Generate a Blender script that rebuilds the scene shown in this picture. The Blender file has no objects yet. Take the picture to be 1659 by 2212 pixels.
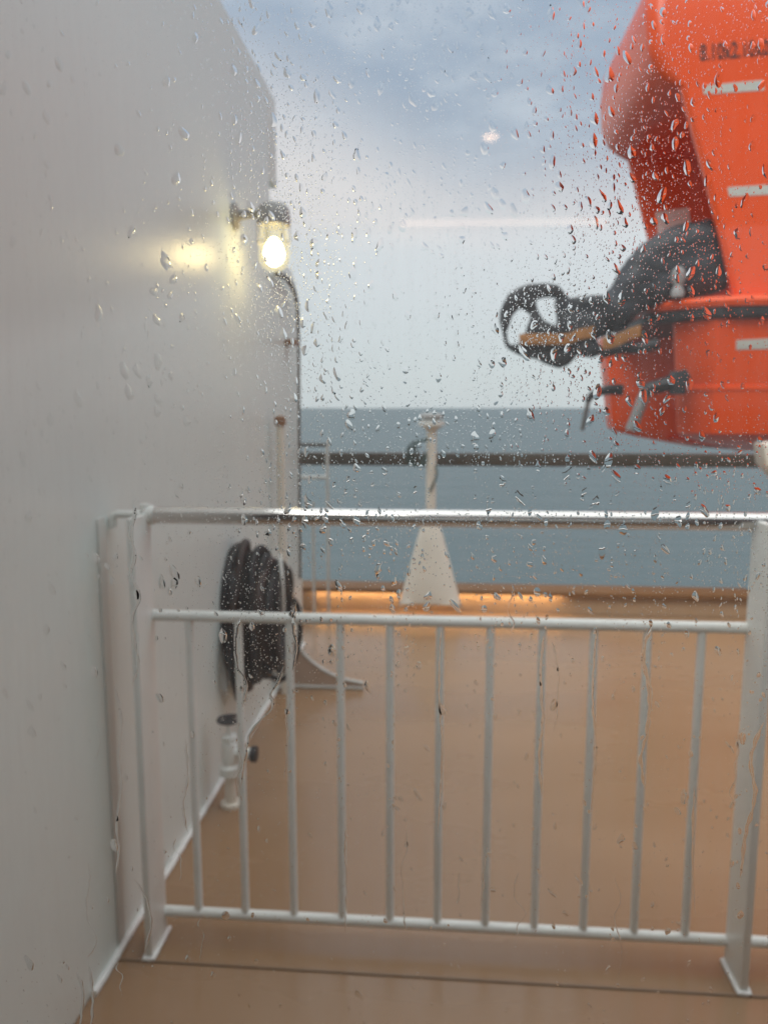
import bpy, bmesh, math, random
import numpy as np
from mathutils import Vector, Matrix, noise
random.seed(7)
S = bpy.context.scene
R = math.radians
COL = S.collection

# ---------------------------------------------------------------- camera
H = 1.35                       # eye height above the deck
YAW, PITCH = R(4.55), R(7.73)
CX, CY, F = 829.5, 1106.0, 1661.5
cd = bpy.data.cameras.new("camera")
cam = bpy.data.objects.new("camera", cd)
COL.objects.link(cam)
cam.location = (0, 0, H)
cam.rotation_euler = (R(90) - PITCH, 0, YAW)
cd.sensor_fit = 'HORIZONTAL'
cd.sensor_width = 36.0
cd.lens = 36.0 * 2003.0 / 2000.0
cd.clip_start = 0.01
cd.clip_end = 60000
PANE_Y = 0.38
cd.dof.use_dof = True
cd.dof.focus_distance = 0.385
cd.dof.aperture_fstop = 14.5
S.camera = cam

# ---------------------------------------------------------------- render / view
S.render.engine = 'CYCLES'
S.view_settings.view_transform = 'Standard'
S.view_settings.look = 'None'
S.view_settings.exposure = 0.36
S.view_settings.gamma = 1.0
cy = S.cycles
cy.use_denoising = True
cy.max_bounces = 12
cy.transmission_bounces = 10
cy.transparent_max_bounces = 16
cy.glossy_bounces = 4
cy.diffuse_bounces = 4
cy.caustics_reflective = False
cy.caustics_refractive = False
cy.sample_clamp_indirect = 4.0
cy.blur_glossy = 0.5

# ---------------------------------------------------------------- sun + sky
SUN_EL, SUN_AZ = R(44), R(204)      # azimuth clockwise from +Y: behind the window, a little to the left
sd = bpy.data.lights.new("sun", 'SUN')
sd.energy = 1.1
sd.angle = R(30)
sd.color = (1.0, 0.98, 0.94)
sun = bpy.data.objects.new("sun", sd)
COL.objects.link(sun)
sv = Vector((math.sin(SUN_AZ) * math.cos(SUN_EL), math.cos(SUN_AZ) * math.cos(SUN_EL), math.sin(SUN_EL)))
sun.rotation_euler = sv.to_track_quat('Z', 'Y').to_euler()

W = bpy.data.worlds.new("World")
S.world = W
W.use_nodes = True
nt = W.node_tree
nt.nodes.clear()
def N(t, **kw):
    n = nt.nodes.new(t)
    for k, v in kw.items():
        if k.startswith('i_'):
            n.inputs[int(k[2:])].default_value = v
        else:
            setattr(n, k, v)
    return n
def L(a, b):
    nt.links.new(a, b)
def mth(op, a, b=None, c=None):
    n = N('ShaderNodeMath', operation=op)
    for i, v in enumerate((a, b, c)):
        if v is None: continue
        if isinstance(v, (int, float)): n.inputs[i].default_value = v
        else: L(v, n.inputs[i])
    return n.outputs[0]
def sstep(v, a, b):
    n = N('ShaderNodeMapRange', interpolation_type='SMOOTHSTEP')
    L(v, n.inputs[0]); n.inputs[1].default_value = a; n.inputs[2].default_value = b
    return n.outputs[0]
def mixc(f, a, b):
    n = N('ShaderNodeMix', data_type='RGBA')
    if isinstance(f, (int, float)): n.inputs[0].default_value = f
    else: L(f, n.inputs[0])
    for i, v in ((6, a), (7, b)):
        if isinstance(v, tuple): n.inputs[i].default_value = v + (1,)
        else: L(v, n.inputs[i])
    return n.outputs[2]
out = N('ShaderNodeOutputWorld'); bg = N('ShaderNodeBackground')
bg.inputs[1].default_value = 0.1
L(bg.outputs[0], out.inputs[0])
sky = N('ShaderNodeTexSky', sky_type='NISHITA')
sky.sun_disc = False
sky.sun_elevation = SUN_EL
sky.sun_rotation = SUN_AZ
tc = N('ShaderNodeTexCoord')
sep = N('ShaderNodeSeparateXYZ'); L(tc.outputs['Generated'], sep.inputs[0])
X_, Y_, Z_ = sep.outputs
horiz = mth('SQRT', mth('ADD', mth('MULTIPLY', X_, X_), mth('MULTIPLY', Y_, Y_)))
el = mth('ARCTAN2', Z_, horiz)                 # radians
az = mth('ARCTAN2', X_, Y_)
cmb = N('ShaderNodeCombineXYZ'); L(mth('MULTIPLY', az, 1.3), cmb.inputs[0]); L(mth('MULTIPLY', el, 3.2), cmb.inputs[1])
nz = N('ShaderNodeTexNoise', noise_dimensions='3D'); L(cmb.outputs[0], nz.inputs[0])
nz.inputs['Scale'].default_value = 2.6; nz.inputs['Detail'].default_value = 6; nz.inputs['Roughness'].default_value = 0.55
nz2 = N('ShaderNodeTexNoise'); L(cmb.outputs[0], nz2.inputs[0])
nz2.inputs['Scale'].default_value = 9.0; nz2.inputs['Detail'].default_value = 5
nA = mth('SUBTRACT', nz.outputs[0], 0.5); nB = mth('SUBTRACT', nz2.outputs[0], 0.5)
elw = mth('ADD', el, mth('ADD', mth('MULTIPLY', nA, 0.10), mth('MULTIPLY', nB, 0.05)))
# cloud bank rises to the left
edge = mth('ADD', elw, mth('MULTIPLY', sstep(az, 0.08, -0.30), -0.12))
low = mixc(sstep(el, 0.0, 0.22), (4.8, 5.25, 5.45), (5.7, 5.95, 6.1))
mid = mixc(sstep(elw, 0.18, 0.235), low, (6.4, 6.2, 6.15))       # warm fringe below the dark bank
dark = mixc(sstep(el, 0.25, 0.62), (3.0, 3.6, 4.4), (3.2, 4.0, 5.1))
dark = mixc(sstep(mth('ADD', nA, mth('MULTIPLY', nB, 0.35)), -0.12, 0.22), dark, (4.7, 5.2, 5.8))
c1 = mixc(sstep(edge, 0.175, 0.34), mid, dark)
c1 = mixc(sstep(el, 0.50, 1.1), c1, (17.0, 17.6, 17.6))   # an overcast sky is brightest overhead
final = mixc(0.93, sky.outputs[0], c1)
L(final, bg.inputs[0])

# ---------------------------------------------------------------- helpers
fw = Vector((-math.sin(YAW) * math.cos(PITCH), math.cos(YAW) * math.cos(PITCH), -math.sin(PITCH)))
rt = Vector((math.cos(YAW), math.sin(YAW), 0))
up = rt.cross(fw)
def ray(x, y):
    return fw + rt * ((x - CX) / F) - up * ((y - CY) / F)
def atY(x, y, Y):
    d = ray(x, y); t = Y / d.y
    return Vector((d.x * t, Y, H + d.z * t))
def atX(x, y, X):
    d = ray(x, y); t = X / d.x
    return Vector((X, d.y * t, H + d.z * t))
def atZ(x, y, Z=0.0):
    d = ray(x, y); t = (Z - H) / d.z
    return Vector((d.x * t, d.y * t, Z))

def material(name, base, rough=0.5, metal=0.0, emis=None, estr=0.0, var=0.0, scale=6.0, bump=0.0, bscale=40.0, coat=0.0, rvar=0.0, stretch=(1, 1, 1), spec=0.5):
    m = bpy.data.materials.new(name); m.use_nodes = True
    t = m.node_tree; b = t.nodes['Principled BSDF']
    b.inputs['Base Color'].default_value = (*base, 1)
    b.inputs['Roughness'].default_value = rough
    b.inputs['Metallic'].default_value = metal
    b.inputs['Coat Weight'].default_value = coat
    b.inputs['Coat Roughness'].default_value = 0.15
    b.inputs['Specular IOR Level'].default_value = spec
    if emis:
        b.inputs['Emission Color'].default_value = (*emis, 1); b.inputs['Emission Strength'].default_value = estr
    if var or rvar or bump:
        c = t.nodes.new('ShaderNodeTexCoord'); mp = t.nodes.new('ShaderNodeMapping')
        mp.inputs['Scale'].default_value = stretch
        t.links.new(c.outputs['Object'], mp.inputs[0])
    if var or rvar:
        n = t.nodes.new('ShaderNodeTexNoise'); n.inputs['Scale'].default_value = scale; n.inputs['Detail'].default_value = 6
        t.links.new(mp.outputs[0], n.inputs[0])
    if var:
        mx = t.nodes.new('ShaderNodeMix'); mx.data_type = 'RGBA'
        rmp = t.nodes.new('ShaderNodeMapRange'); rmp.inputs[1].default_value = 0.3; rmp.inputs[2].default_value = 0.7
        t.links.new(n.outputs[0], rmp.inputs[0]); t.links.new(rmp.outputs[0], mx.inputs[0])
        mx.inputs[6].default_value = (*[v * (1 - var) for v in base], 1)
        mx.inputs[7].default_value = (*[min(1, v * (1 + var)) for v in base], 1)
        t.links.new(mx.outputs[2], b.inputs['Base Color'])
    if rvar:
        r2 = t.nodes.new('ShaderNodeMapRange'); r2.inputs[1].default_value = 0.3; r2.inputs[2].default_value = 0.7
        r2.inputs[3].default_value = max(0.02, rough - rvar); r2.inputs[4].default_value = min(1, rough + rvar)
        t.links.new(n.outputs[0], r2.inputs[0]); t.links.new(r2.outputs[0], b.inputs['Roughness'])
    if bump:
        n2 = t.nodes.new('ShaderNodeTexNoise'); n2.inputs['Scale'].default_value = bscale; n2.inputs['Detail'].default_value = 4
        t.links.new(mp.outputs[0], n2.inputs[0])
        bp = t.nodes.new('ShaderNodeBump'); bp.inputs['Strength'].default_value = bump; bp.inputs['Distance'].default_value = 0.01
        t.links.new(n2.outputs[0], bp.inputs['Height']); t.links.new(bp.outputs[0], b.inputs['Normal'])
    return m

M = {}
M['wall'] = material('wall_paint', (0.72, 0.775, 0.745), 0.36, var=0.03, scale=1.2, bump=0.10, bscale=1.6, rvar=0.04, stretch=(1, 1, .7))
M['white'] = material('white_enamel', (0.72, 0.725, 0.69), 0.35, var=0.04, scale=9, bump=0.1, bscale=60)
M['weld'] = material('weld_paint', (0.8, 0.79, 0.77), 0.3, bump=0.5, bscale=120)
M['steel'] = material('stainless_steel', (0.60, 0.575, 0.55), 0.10, metal=1.0, bump=0.05, bscale=20, rvar=0.05, stretch=(.3, 1, 1))
M['deck'] = material('deck_paint', (0.290, 0.172, 0.092), 0.28, var=0.10, scale=0.9, bump=0.18, bscale=4, rvar=0.13, stretch=(.5, 1.4, 1))
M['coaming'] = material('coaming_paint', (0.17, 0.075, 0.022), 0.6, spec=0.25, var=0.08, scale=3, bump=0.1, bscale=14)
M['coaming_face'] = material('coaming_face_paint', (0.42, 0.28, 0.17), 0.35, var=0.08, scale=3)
M['strip'] = material('added_amber_glow', (1, .6, .2), 0.5, emis=(1.0, 0.72, 0.38), estr=34.0)  # emitter for the added glow on the coaming face
M['bracket'] = material('bracket_paint', (0.42, 0.31, 0.24), 0.4, var=0.06)
M['cablegrey'] = material('cable_grey', (0.13, 0.115, 0.10), 0.5)
M['dfront'] = material('dark_front_block', (0.09, 0.09, 0.09), 0.4)  # kept dark so the top rail mirrors it and the balusters dim
M['rodw'] = material('weathered_white', (0.50, 0.49, 0.46), 0.5, var=0.1, scale=20)
M['wood'] = material('dark_teak', (0.052, 0.040, 0.028), 0.45, var=0.25, scale=10, stretch=(.1, 1, 1))
M['orange'] = material('orange_fibreglass', (0.80, 0.080, 0.004), 0.32, var=0.05, scale=1.4, coat=0.15, bump=0.15, bscale=1.6, spec=0.35)
M['black'] = material('black_rubber', (0.018, 0.018, 0.020), 0.5, var=0.3, scale=20)
M['tarp'] = material('black_canvas', (0.018, 0.021, 0.026), 0.55, var=0.35, scale=8, bump=0.35, bscale=7)
M['strap'] = material('tan_strap', (0.30, 0.125, 0.028), 0.7, var=0.2, scale=18)
M['tape'] = material('reflective_tape', (0.50, 0.50, 0.45), 0.45, var=0.1, scale=30, bump=0.2, bscale=80)
M['ink'] = material('black_paint', (0.03, 0.015, 0.012), 0.5)
M['hose'] = material('black_hose', (0.006, 0.006, 0.007), 0.5, spec=0.3, var=0.4, scale=12)
M['hose2'] = material('brown_hose', (0.024, 0.012, 0.009), 0.5, spec=0.35, var=0.4, scale=12)
M['grey'] = material('grey_paint', (0.30, 0.29, 0.28), 0.45, var=0.08, scale=8)
M['rod'] = material('galvanised_rod', (0.22, 0.22, 0.21), 0.45, metal=0.3)
M['panel'] = material('panel_paint', (0.60, 0.59, 0.55), 0.4, var=0.03)
M['brass'] = material('cap_brown', (0.24, 0.12, 0.06), 0.4)
M['frame'] = material('frame_grey', (0.12, 0.12, 0.12), 0.5, var=0.1)
M['cream'] = material('cream_paint', (0.70, 0.64, 0.55), 0.4, var=0.05)

def tag(o, label=None, cat=None, group=None, kind=None):
    if label: o['label'] = label
    if cat: o['category'] = cat
    if group: o['group'] = group
    if kind: o['kind'] = kind
    return o
def empty(name, loc, label, cat, group=None):
    o = bpy.data.objects.new(name, None); COL.objects.link(o); o.location = loc
    o.empty_display_size = 0.05
    return tag(o, label, cat, group)
def build(name, bm, mat, parent=None, smooth=True):
    """link a bmesh given in world coordinates as one object"""
    me = bpy.data.meshes.new(name)
    bmesh.ops.recalc_face_normals(bm, faces=bm.faces)
    if parent:
        off = -Vector(parent_world(parent))
        bmesh.ops.translate(bm, verts=bm.verts, vec=off)
    bm.to_mesh(me); bm.free()
    me.materials.append(mat)
    if smooth:
        me.polygons.foreach_set('use_smooth', [True] * len(me.polygons))
        try: me.set_sharp_from_angle(angle=R(38))
        except Exception: pass
    o = bpy.data.objects.new(name, me); COL.objects.link(o)
    if parent: o.parent = parent
    return o
def parent_world(p):
    v = Vector(p.location)
    while p.parent:
        p = p.parent; v = v + Vector(p.location)
    return v
def BM(): return bmesh.new()
def box(bm, a, b, bev=0.0):
    r = bmesh.ops.create_cube(bm, size=1.0)
    vs = r['verts']
    a = Vector(a); b = Vector(b)
    c = (a + b) / 2; s = b - a
    for v in vs:
        v.co = Vector((v.co.x * abs(s.x), v.co.y * abs(s.y), v.co.z * abs(s.z))) + c
    if bev:
        es = list({e for v in vs for e in v.link_edges})
        bmesh.ops.bevel(bm, geom=es, offset=bev, segments=2, profile=0.7, affect='EDGES', clamp_overlap=True)
def tube(bm, pts, r, seg=16, closed=False, caps=True, rfun=None):
    pts = [Vector(p) for p in pts]
    n = len(pts); rings = []
    ref = Vector((0, 0, 1))
    prev = None
    for i, p in enumerate(pts):
        if closed: d = pts[(i + 1) % n] - pts[i - 1]
        else: d = pts[min(i + 1, n - 1)] - pts[max(i - 1, 0)]
        d.normalize()
        if prev is None:
            u = d.cross(ref)
            if u.length < 1e-3: u = d.cross(Vector((1, 0, 0)))
        else:
            u = prev - d * prev.dot(d)
        u.normalize(); prev = u; w = d.cross(u)
        rr = rfun(i / max(1, n - 1)) if rfun else r
        rings.append([bm.verts.new(p + (u * math.cos(a) + w * math.sin(a)) * rr) for a in [2 * math.pi * k / seg for k in range(seg)]])
    m = n if closed else n - 1
    for i in range(m):
        A, B = rings[i], rings[(i + 1) % n]
        for k in range(seg):
            bm.faces.new((A[k], A[(k + 1) % seg], B[(k + 1) % seg], B[k]))
    if caps and not closed:
        bm.faces.new(rings[0][::-1]); bm.faces.new(rings[-1])
def smoothpath(pts, k=8):
    pts = [Vector(p) for p in pts]; out = []
    for i in range(len(pts) - 1):
        p0 = pts[max(i - 1, 0)]; p1 = pts[i]; p2 = pts[i + 1]; p3 = pts[min(i + 2, len(pts) - 1)]
        for j in range(k):
            t = j / k
            out.append(0.5 * ((2 * p1) + (p2 - p0) * t + (2 * p0 - 5 * p1 + 4 * p2 - p3) * t * t + (3 * p1 - p0 - 3 * p2 + p3) * t ** 3))
    out.append(pts[-1]); return out
def lathe(bm, prof, c, seg=28, axis='Z'):
    c = Vector(c); rings = []
    for (r, h) in prof:
        ring = []
        for k in range(seg):
            a = 2 * math.pi * k / seg
            if axis == 'Z': v = Vector((r * math.cos(a), r * math.sin(a), h))
            elif axis == 'X': v = Vector((h, r * math.cos(a), r * math.sin(a)))
            else: v = Vector((r * math.cos(a), h, r * math.sin(a)))
            ring.append(bm.verts.new(c + v))
        rings.append(ring)
    for A, B in zip(rings, rings[1:]):
        for k in range(seg):
            bm.faces.new((A[k], A[(k + 1) % seg], B[(k + 1) % seg], B[k]))
    bm.faces.new(rings[0]); bm.faces.new(rings[-1][::-1])
def extrude_shape(polys, Y, th, plane='Y', bevel=0.0):
    """filled 2-D outline (first poly outer, rest holes) -> bmesh slab of thickness th, centred on Y"""
    cu = bpy.data.curves.new('tmp', 'CURVE'); cu.dimensions = '2D'; cu.fill_mode = 'BOTH'
    cu.extrude = th / 2 - bevel; cu.bevel_depth = bevel; cu.bevel_resolution = 2; cu.offset = -bevel
    for p in polys:
        s = cu.splines.new('POLY'); s.points.add(len(p) - 1)
        for q, (x, z) in zip(s.points, p): q.co = (x, z, 0, 1)
        s.use_cyclic_u = True
    o = bpy.data.objects.new('tmp', cu); COL.objects.link(o)
    dg = bpy.context.evaluated_depsgraph_get(); dg.update()
    me = bpy.data.meshes.new_from_object(o.evaluated_get(dg))
    bm = bmesh.new(); bm.from_mesh(me)
    bpy.data.objects.remove(o); bpy.data.curves.remove(cu); bpy.data.meshes.remove(me)
    for v in bm.verts:
        x, z, y = v.co
        v.co = (x, Y - y, z) if plane == 'Y' else (Y - y, x, z)
    bmesh.ops.remove_doubles(bm, verts=bm.verts, dist=1e-5)
    return bm

# ---------------------------------------------------------------- setting: sea, deck
SEA_Z = -14.0
bm = BM()
bmesh.ops.create_grid(bm, x_segments=1, y_segments=1, size=30000)
bmesh.ops.translate(bm, verts=bm.verts, vec=(0, 0, SEA_Z))
sea_m = bpy.data.materials.new('sea_water'); sea_m.use_nodes = True
t = sea_m.node_tree; b = t.nodes['Principled BSDF']
b.inputs['Base Color'].default_value = (0.062, 0.092, 0.100, 1); b.inputs['Roughness'].default_value = 0.38
b.inputs['IOR'].default_value = 1.33
c = t.nodes.new('ShaderNodeTexCoord'); mp = t.nodes.new('ShaderNodeMapping'); mp.inputs['Scale'].default_value = (0.35, 1, 1)
t.links.new(c.outputs['Object'], mp.inputs[0])
n1 = t.nodes.new('ShaderNodeTexNoise'); n1.inputs['Scale'].default_value = 0.12; n1.inputs['Detail'].default_value = 8; n1.inputs['Roughness'].default_value = 0.62
t.links.new(mp.outputs[0], n1.inputs[0])
bp = t.nodes.new('ShaderNodeBump'); bp.inputs['Strength'].default_value = 1.0; bp.inputs['Distance'].default_value = 2.6
t.links.new(n1.outputs[0], bp.inputs['Height']); t.links.new(bp.outputs[0], b.inputs['Normal'])
tag(build('sea', bm, sea_m, smooth=False), kind='structure')

WX = atZ(240, 2085).x                 # wall face
YD = 5.02                             # inboard face of the outer coaming
bm = BM()
box(bm, (-12, -5.0, -0.02), (12, YD + 0.6, 0.0))
tag(build('deck', bm, M['deck'], smooth=False), kind='structure')
bm = BM()
ys = atZ(829, 2108).y
box(bm, (WX + 0.001, ys - 0.004, 0.001), (12, ys + 0.004, 0.004), 0.001)
tag(build('deck_seam', bm, material('seam', (0.20, 0.12, 0.065), 0.45)), kind='structure')
# side of the hull below the deck
bm = BM(); box(bm, (-12, -5, SEA_Z - 1), (12, YD + 0.59, -0.021))
tag(build('hull_side', bm, M['white'], smooth=False), kind='structure')

# outer coaming
zc = atY(829, 1281, YD - 0.05).z + 0.012
yb = (H - zc - 0.014) / 0.2296
XC0 = -1.3
coam = empty('deck_coaming', (0, YD, 0), 'low brown wet coaming along the outer deck edge, lit amber beside the cone', 'coaming')
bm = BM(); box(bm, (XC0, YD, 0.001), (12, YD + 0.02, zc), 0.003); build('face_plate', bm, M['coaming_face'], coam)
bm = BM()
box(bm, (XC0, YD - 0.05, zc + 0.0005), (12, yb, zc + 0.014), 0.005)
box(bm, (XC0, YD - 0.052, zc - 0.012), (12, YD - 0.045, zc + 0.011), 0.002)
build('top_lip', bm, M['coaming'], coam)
bm = BM(); sx0, sx1 = atY(680, 1300, YD).x, atY(1210, 1300, YD).x
tube(bm, [(sx0, YD - 0.040, zc - 0.005), (sx1, YD - 0.040, zc - 0.005)], 0.004, 8)  # hidden strip added under the lip to throw an amber glow
build('added_glow_strip', bm, M['strip'], coam)

# ---------------------------------------------------------------- superstructure wall to the left
Z1 = atX(480, 4, WX).z
Ye = atX(595, 200, WX).y            # end of the tall part
Yf = atX(648, 900, WX).y            # end of the low part
Zs = atX(595, 402, WX).z            # underside of the overhanging block
Z2 = atX(640, 592, WX).z
wall = empty('superstructure_wall', (WX, 2, 0), 'tall pale grey steel wall running away on the left', 'wall')
bm = BM()
prof = [(-5, 0.002), (Yf, 0.002), (Yf, Z2 - 0.28)]
for k in range(1, 9):
    a = k / 8 * math.pi / 2
    prof.append((Yf - 0.2 + 0.2 * math.cos(a), Z2 - 0.28 + 0.28 * math.sin(a)))
prof += [(Ye - 0.16, Z2), (Ye - 0.16, Z1), (-5, Z1)]
wb = extrude_shape([[(y, z) for y, z in prof]], WX - 1.0, 2.0, plane='X', bevel=0.006)
for v in wb.verts:
    pass
build('wall_plate', wb, M['wall'], wall)
# overhanging upper block end
bm = BM(); box(bm, (WX - 0.5, Ye - 0.158, Zs), (WX - 0.0, Ye, Z1 - 0.004), 0.01)
build('upper_block', bm, M['wall'], wall)
# weld bead along the foot of the wall
bm = BM()
pth = [(WX + 0.006 + random.uniform(-.0015, .0015), y, 0.008) for y in np.arange(1.55, Yf, 0.03)]
tube(bm, pth, 0.009, 8)
build('foot_weld', bm, M['weld'], wall)
# pipes on the far end
pc = atX(605, 905, WX + 0.05)
pr = empty('wall_pipe', (pc.x, pc.y, 0), 'cream vertical pipe with brown cap on the far end of the wall', 'pipe')
bm = BM(); tube(bm, [(pc.x, pc.y, 0.0), (pc.x, pc.y, pc.z - 0.03)], 0.019, 16)
build('pipe', bm, M['cream'], pr)
bm = BM(); lathe(bm, [(0.021, -0.03), (0.026, -0.028), (0.026, 0.008), (0.016, 0.016)], (pc.x, pc.y, pc.z), 20)
build('cap', bm, M['brass'], pr)
# dark cable running over the rounded corner and down
YC = Yf - 0.02
p_ = [atX(598, 590, WX + 0.03), atX(618, 600, WX + 0.03), atX(634, 625, WX + 0.03), atX(642, 665, WX + 0.03), atX(645, 740, WX + 0.03), atX(646, 900, WX + 0.03), atX(647, 1100, WX + 0.03), atX(648, 1250, WX + 0.03)]
bm = BM(); tube(bm, smoothpath(p_, 6), 0.0, 10, rfun=lambda t_: 0.016 - 0.008 * min(1, t_ * 1.6))
cab = build('cable', bm, M['cablegrey'])
tag(cab, 'dark grey cable curving over and down the far wall corner under the lamp', 'cable')
bm = BM(); q = atX(636, 738, WX + 0.04)
box(bm, (WX, q.y - 0.06, q.z - 0.02), (WX + 0.06, q.y + 0.05, q.z + 0.012), 0.005)
build('clip', bm, M['black'], None) if False else None
cl = bmesh.new(); box(cl, (WX - 0.0, q.y - 0.05, q.z - 0.016), (WX + 0.055, q.y + 0.05, q.z + 0.010), 0.004)
build('cable_clip', cl, M['brass'], cab)

# ---------------------------------------------------------------- bulkhead lamp
LY = 2.95
lp = atY(592, 540, LY)
lamp = empty('bulkhead_lamp', (WX, lp.y, lp.z), 'lit round bulkhead lamp with glass globe on a bracket high on the wall', 'lamp')
def mm(px): return px / F * LY
bm = BM()
lathe(bm, [(0.012, mm(98)), (mm(24), mm(94)), (mm(33), mm(84)), (mm(36), mm(62)), (mm(35), mm(50)), (mm(30), mm(49))], lp, 32)
build('cap', bm, M['grey'], lamp)
bm = BM()
tube(bm, smoothpath([(WX + 0.01, LY, lp.z + mm(72)), (WX + 0.08, LY, lp.z + mm(76)), (lp.x, LY, lp.z + mm(74))], 6), 0.018, 14)
lathe(bm, [(0.05, 0.0), (0.05, 0.012), (0.03, 0.022)], (WX, LY, lp.z + mm(70)), 24, 'X')
build('bracket', bm, M['grey'], lamp)
gm = bpy.data.materials.new('globe_glass'); gm.use_nodes = True
t = gm.node_tree; t.nodes.clear()
o_ = t.nodes.new('ShaderNodeOutputMaterial'); mx = t.nodes.new('ShaderNodeMixShader'); tr = t.nodes.new('ShaderNodeBsdfTransparent')
em = t.nodes.new('ShaderNodeEmission'); em.inputs[0].default_value = (1.0, 0.88, 0.55, 1); em.inputs[1].default_value = 0.9
gl = t.nodes.new('ShaderNodeBsdfGlossy'); gl.inputs['Roughness'].default_value = 0.08
m2 = t.nodes.new('ShaderNodeMixShader'); lw = t.nodes.new('ShaderNodeLayerWeight'); lw.inputs[0].default_value = 0.35
m2.inputs[0].default_value = 0.1
t.links.new(em.outputs[0], m2.inputs[1]); t.links.new(gl.outputs[0], m2.inputs[2])
mr = t.nodes.new('ShaderNodeMapRange'); mr.inputs[3].default_value = 0.25; mr.inputs[4].default_value = 0.9
t.links.new(lw.outputs['Facing'], mr.inputs[0]); t.links.new(mr.outputs[0], mx.inputs[0])
tr.inputs[0].default_value = (1, 0.97, 0.85, 1)
t.links.new(tr.outputs[0], mx.inputs[1]); t.links.new(m2.outputs[0], mx.inputs[2]); t.links.new(mx.outputs[0], o_.inputs[0])
bm = BM()
gp = [(mm(27), mm(49))]
for k in range(13):
    a = k / 12 * math.pi / 2
    gp.append((mm(32) * math.cos(a) + 0.0005, -mm(14) - mm(30) * math.sin(a)))
gp.insert(1, (mm(29), mm(30))); gp.insert(2, (mm(31.5), mm(5)))
lathe(bm, gp, lp, 32)
build('globe', bm, gm, lamp)
bm = BM()
lathe(bm, [(0.006, mm(26)), (mm(10), mm(22)), (mm(19), mm(6)), (mm(22), -mm(8)), (mm(17), -mm(24)), (mm(8), -mm(31)), (0.002, -mm(33))], lp, 24)
build('bulb', bm, material('bulb_glow', (1, 0.9, 0.6), 0.5, emis=(1.0, 0.80, 0.42), estr=26.0), lamp)
bm = BM()
for k in range(6):
    a = k / 6 * 2 * math.pi + 0.3
    rr = mm(33.5)
    tube(bm, [(lp.x + rr * math.cos(a), LY + rr * math.sin(a), lp.z + mm(50)), (lp.x + rr * math.cos(a), LY + rr * math.sin(a), lp.z + mm(14))], 0.0022, 6)
tube(bm, [(lp.x + mm(33.5) * math.cos(a), LY + mm(33.5) * math.sin(a), lp.z + mm(14)) for a in [2 * math.pi * k / 28 for k in range(28)]], 0.0022, 6, closed=True)
build('wire_guard', bm, M['grey'], lamp)

# ---------------------------------------------------------------- hose coil on the wall
hc = atX(560, 1325, WX + 0.10)
coil = empty('hose_coil', (WX, hc.y, hc.z), 'thick coil of black and brown hoses hung on the wall', 'hose coil')
bm = BM()
lathe(bm, [(0.15, 0.0), (0.15, 0.16), (0.16, 0.162), (0.16, 0.172), (0.02, 0.174)], (WX, hc.y, hc.z + 0.0), 28, 'X')
build('drum', bm, M['black'], coil)
rn = random.Random(5)
for li in range(24):
    offx = WX + 0.018 + 0.155 * (li % 6) / 5.0 + rn.uniform(-.006, .006)
    a_ = rn.uniform(0.10, 0.165); b_ = rn.uniform(0.17, 0.245)
    if li % 6 >= 4: b_ *= 0.85
    ph = rn.uniform(0, 6.28); zz = rn.uniform(-0.02, 0.03)
    pts = []
    for k in range(44):
        a = 2 * math.pi * k / 44
        sag = -0.03 * (1 - math.sin(a)) * .5
        pts.append((offx + 0.012 * math.sin(a * 2 + ph), hc.y + a_ * math.cos(a) * (1 + 0.05 * math.sin(3 * a + ph)), hc.z + zz + sag + b_ * math.sin(a) * (1 + 0.04 * math.sin(2 * a + ph))))
    bm = BM(); tube(bm, pts, rn.uniform(0.015, 0.022), 10, closed=True)
    build('hose_loop', bm, M['hose2'] if li % 3 == 1 else M['hose'], coil)
bm = BM()
tail = smoothpath([(WX + 0.10, hc.y + 0.16, hc.z + 0.05), (WX + 0.17, hc.y + 0.2, hc.z + 0.02), (WX + 0.20, hc.y + 0.27, hc.z - 0.06), (WX + 0.19, hc.y + 0.30, hc.z - 0.22), (WX + 0.13, hc.y + 0.28, hc.z - 0.36), (WX + 0.05, hc.y + 0.2, hc.z - 0.30)], 8)
tube(bm, tail, 0.012, 10); build('hose_tail', bm, M['hose'], coil)
bm = BM()
tube(bm, smoothpath([(WX + 0.05, hc.y - 0.19, hc.z), (WX + 0.06, hc.y - 0.21, hc.z - 0.16), (WX + 0.06, hc.y - 0.15, hc.z - 0.28), (WX + 0.05, hc.y - 0.11, hc.z - 0.27), (WX + 0.05, hc.y - 0.09, hc.z - 0.2)], 8), 0.02, 10)
build('hose_tail', bm, M['hose'], coil)
bm = BM(); tube(bm, smoothpath([(WX + 0.19, hc.y - 0.03, hc.z + 0.24), (WX + 0.205, hc.y - 0.06, hc.z + 0.14), (WX + 0.20, hc.y - 0.03, hc.z + 0.02)], 8), 0.007, 8)
build('cord', bm, M['white'], coil)

# ---------------------------------------------------------------- hydrant at the wall foot
hb = atZ(500, 1740); hb = Vector((max(hb.x, WX + 0.07), hb.y, 0))
def hz(y): return atY(500, y, hb.y).z
hyd = empty('deck_hydrant', hb, 'small white valve hydrant with black handwheel at the wall foot', 'hydrant')
bm = BM(); lathe(bm, [(0.036, 0.0), (0.036, 0.012), (0.020, 0.014), (0.0187, hz(1690)), (0.0187, hz(1672))], hb, 24)
build('riser', bm, M['cream'], hyd)
bm = BM(); lathe(bm, [(0.0144, hz(1674)), (0.0374, hz(1672)), (0.0374, hz(1655)), (0.0245, hz(1650)), (0.0288, hz(1630)), (0.0259, hz(1604)), (0.0144, hz(1600))], hb, 24)
build('valve_body', bm, M['white'], hyd)
bm = BM(); lathe(bm, [(0.0202, hz(1602)), (0.0245, hz(1600)), (0.0245, hz(1590)), (0.0086, hz(1588)), (0.0072, hz(1560))], hb, 20)
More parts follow.
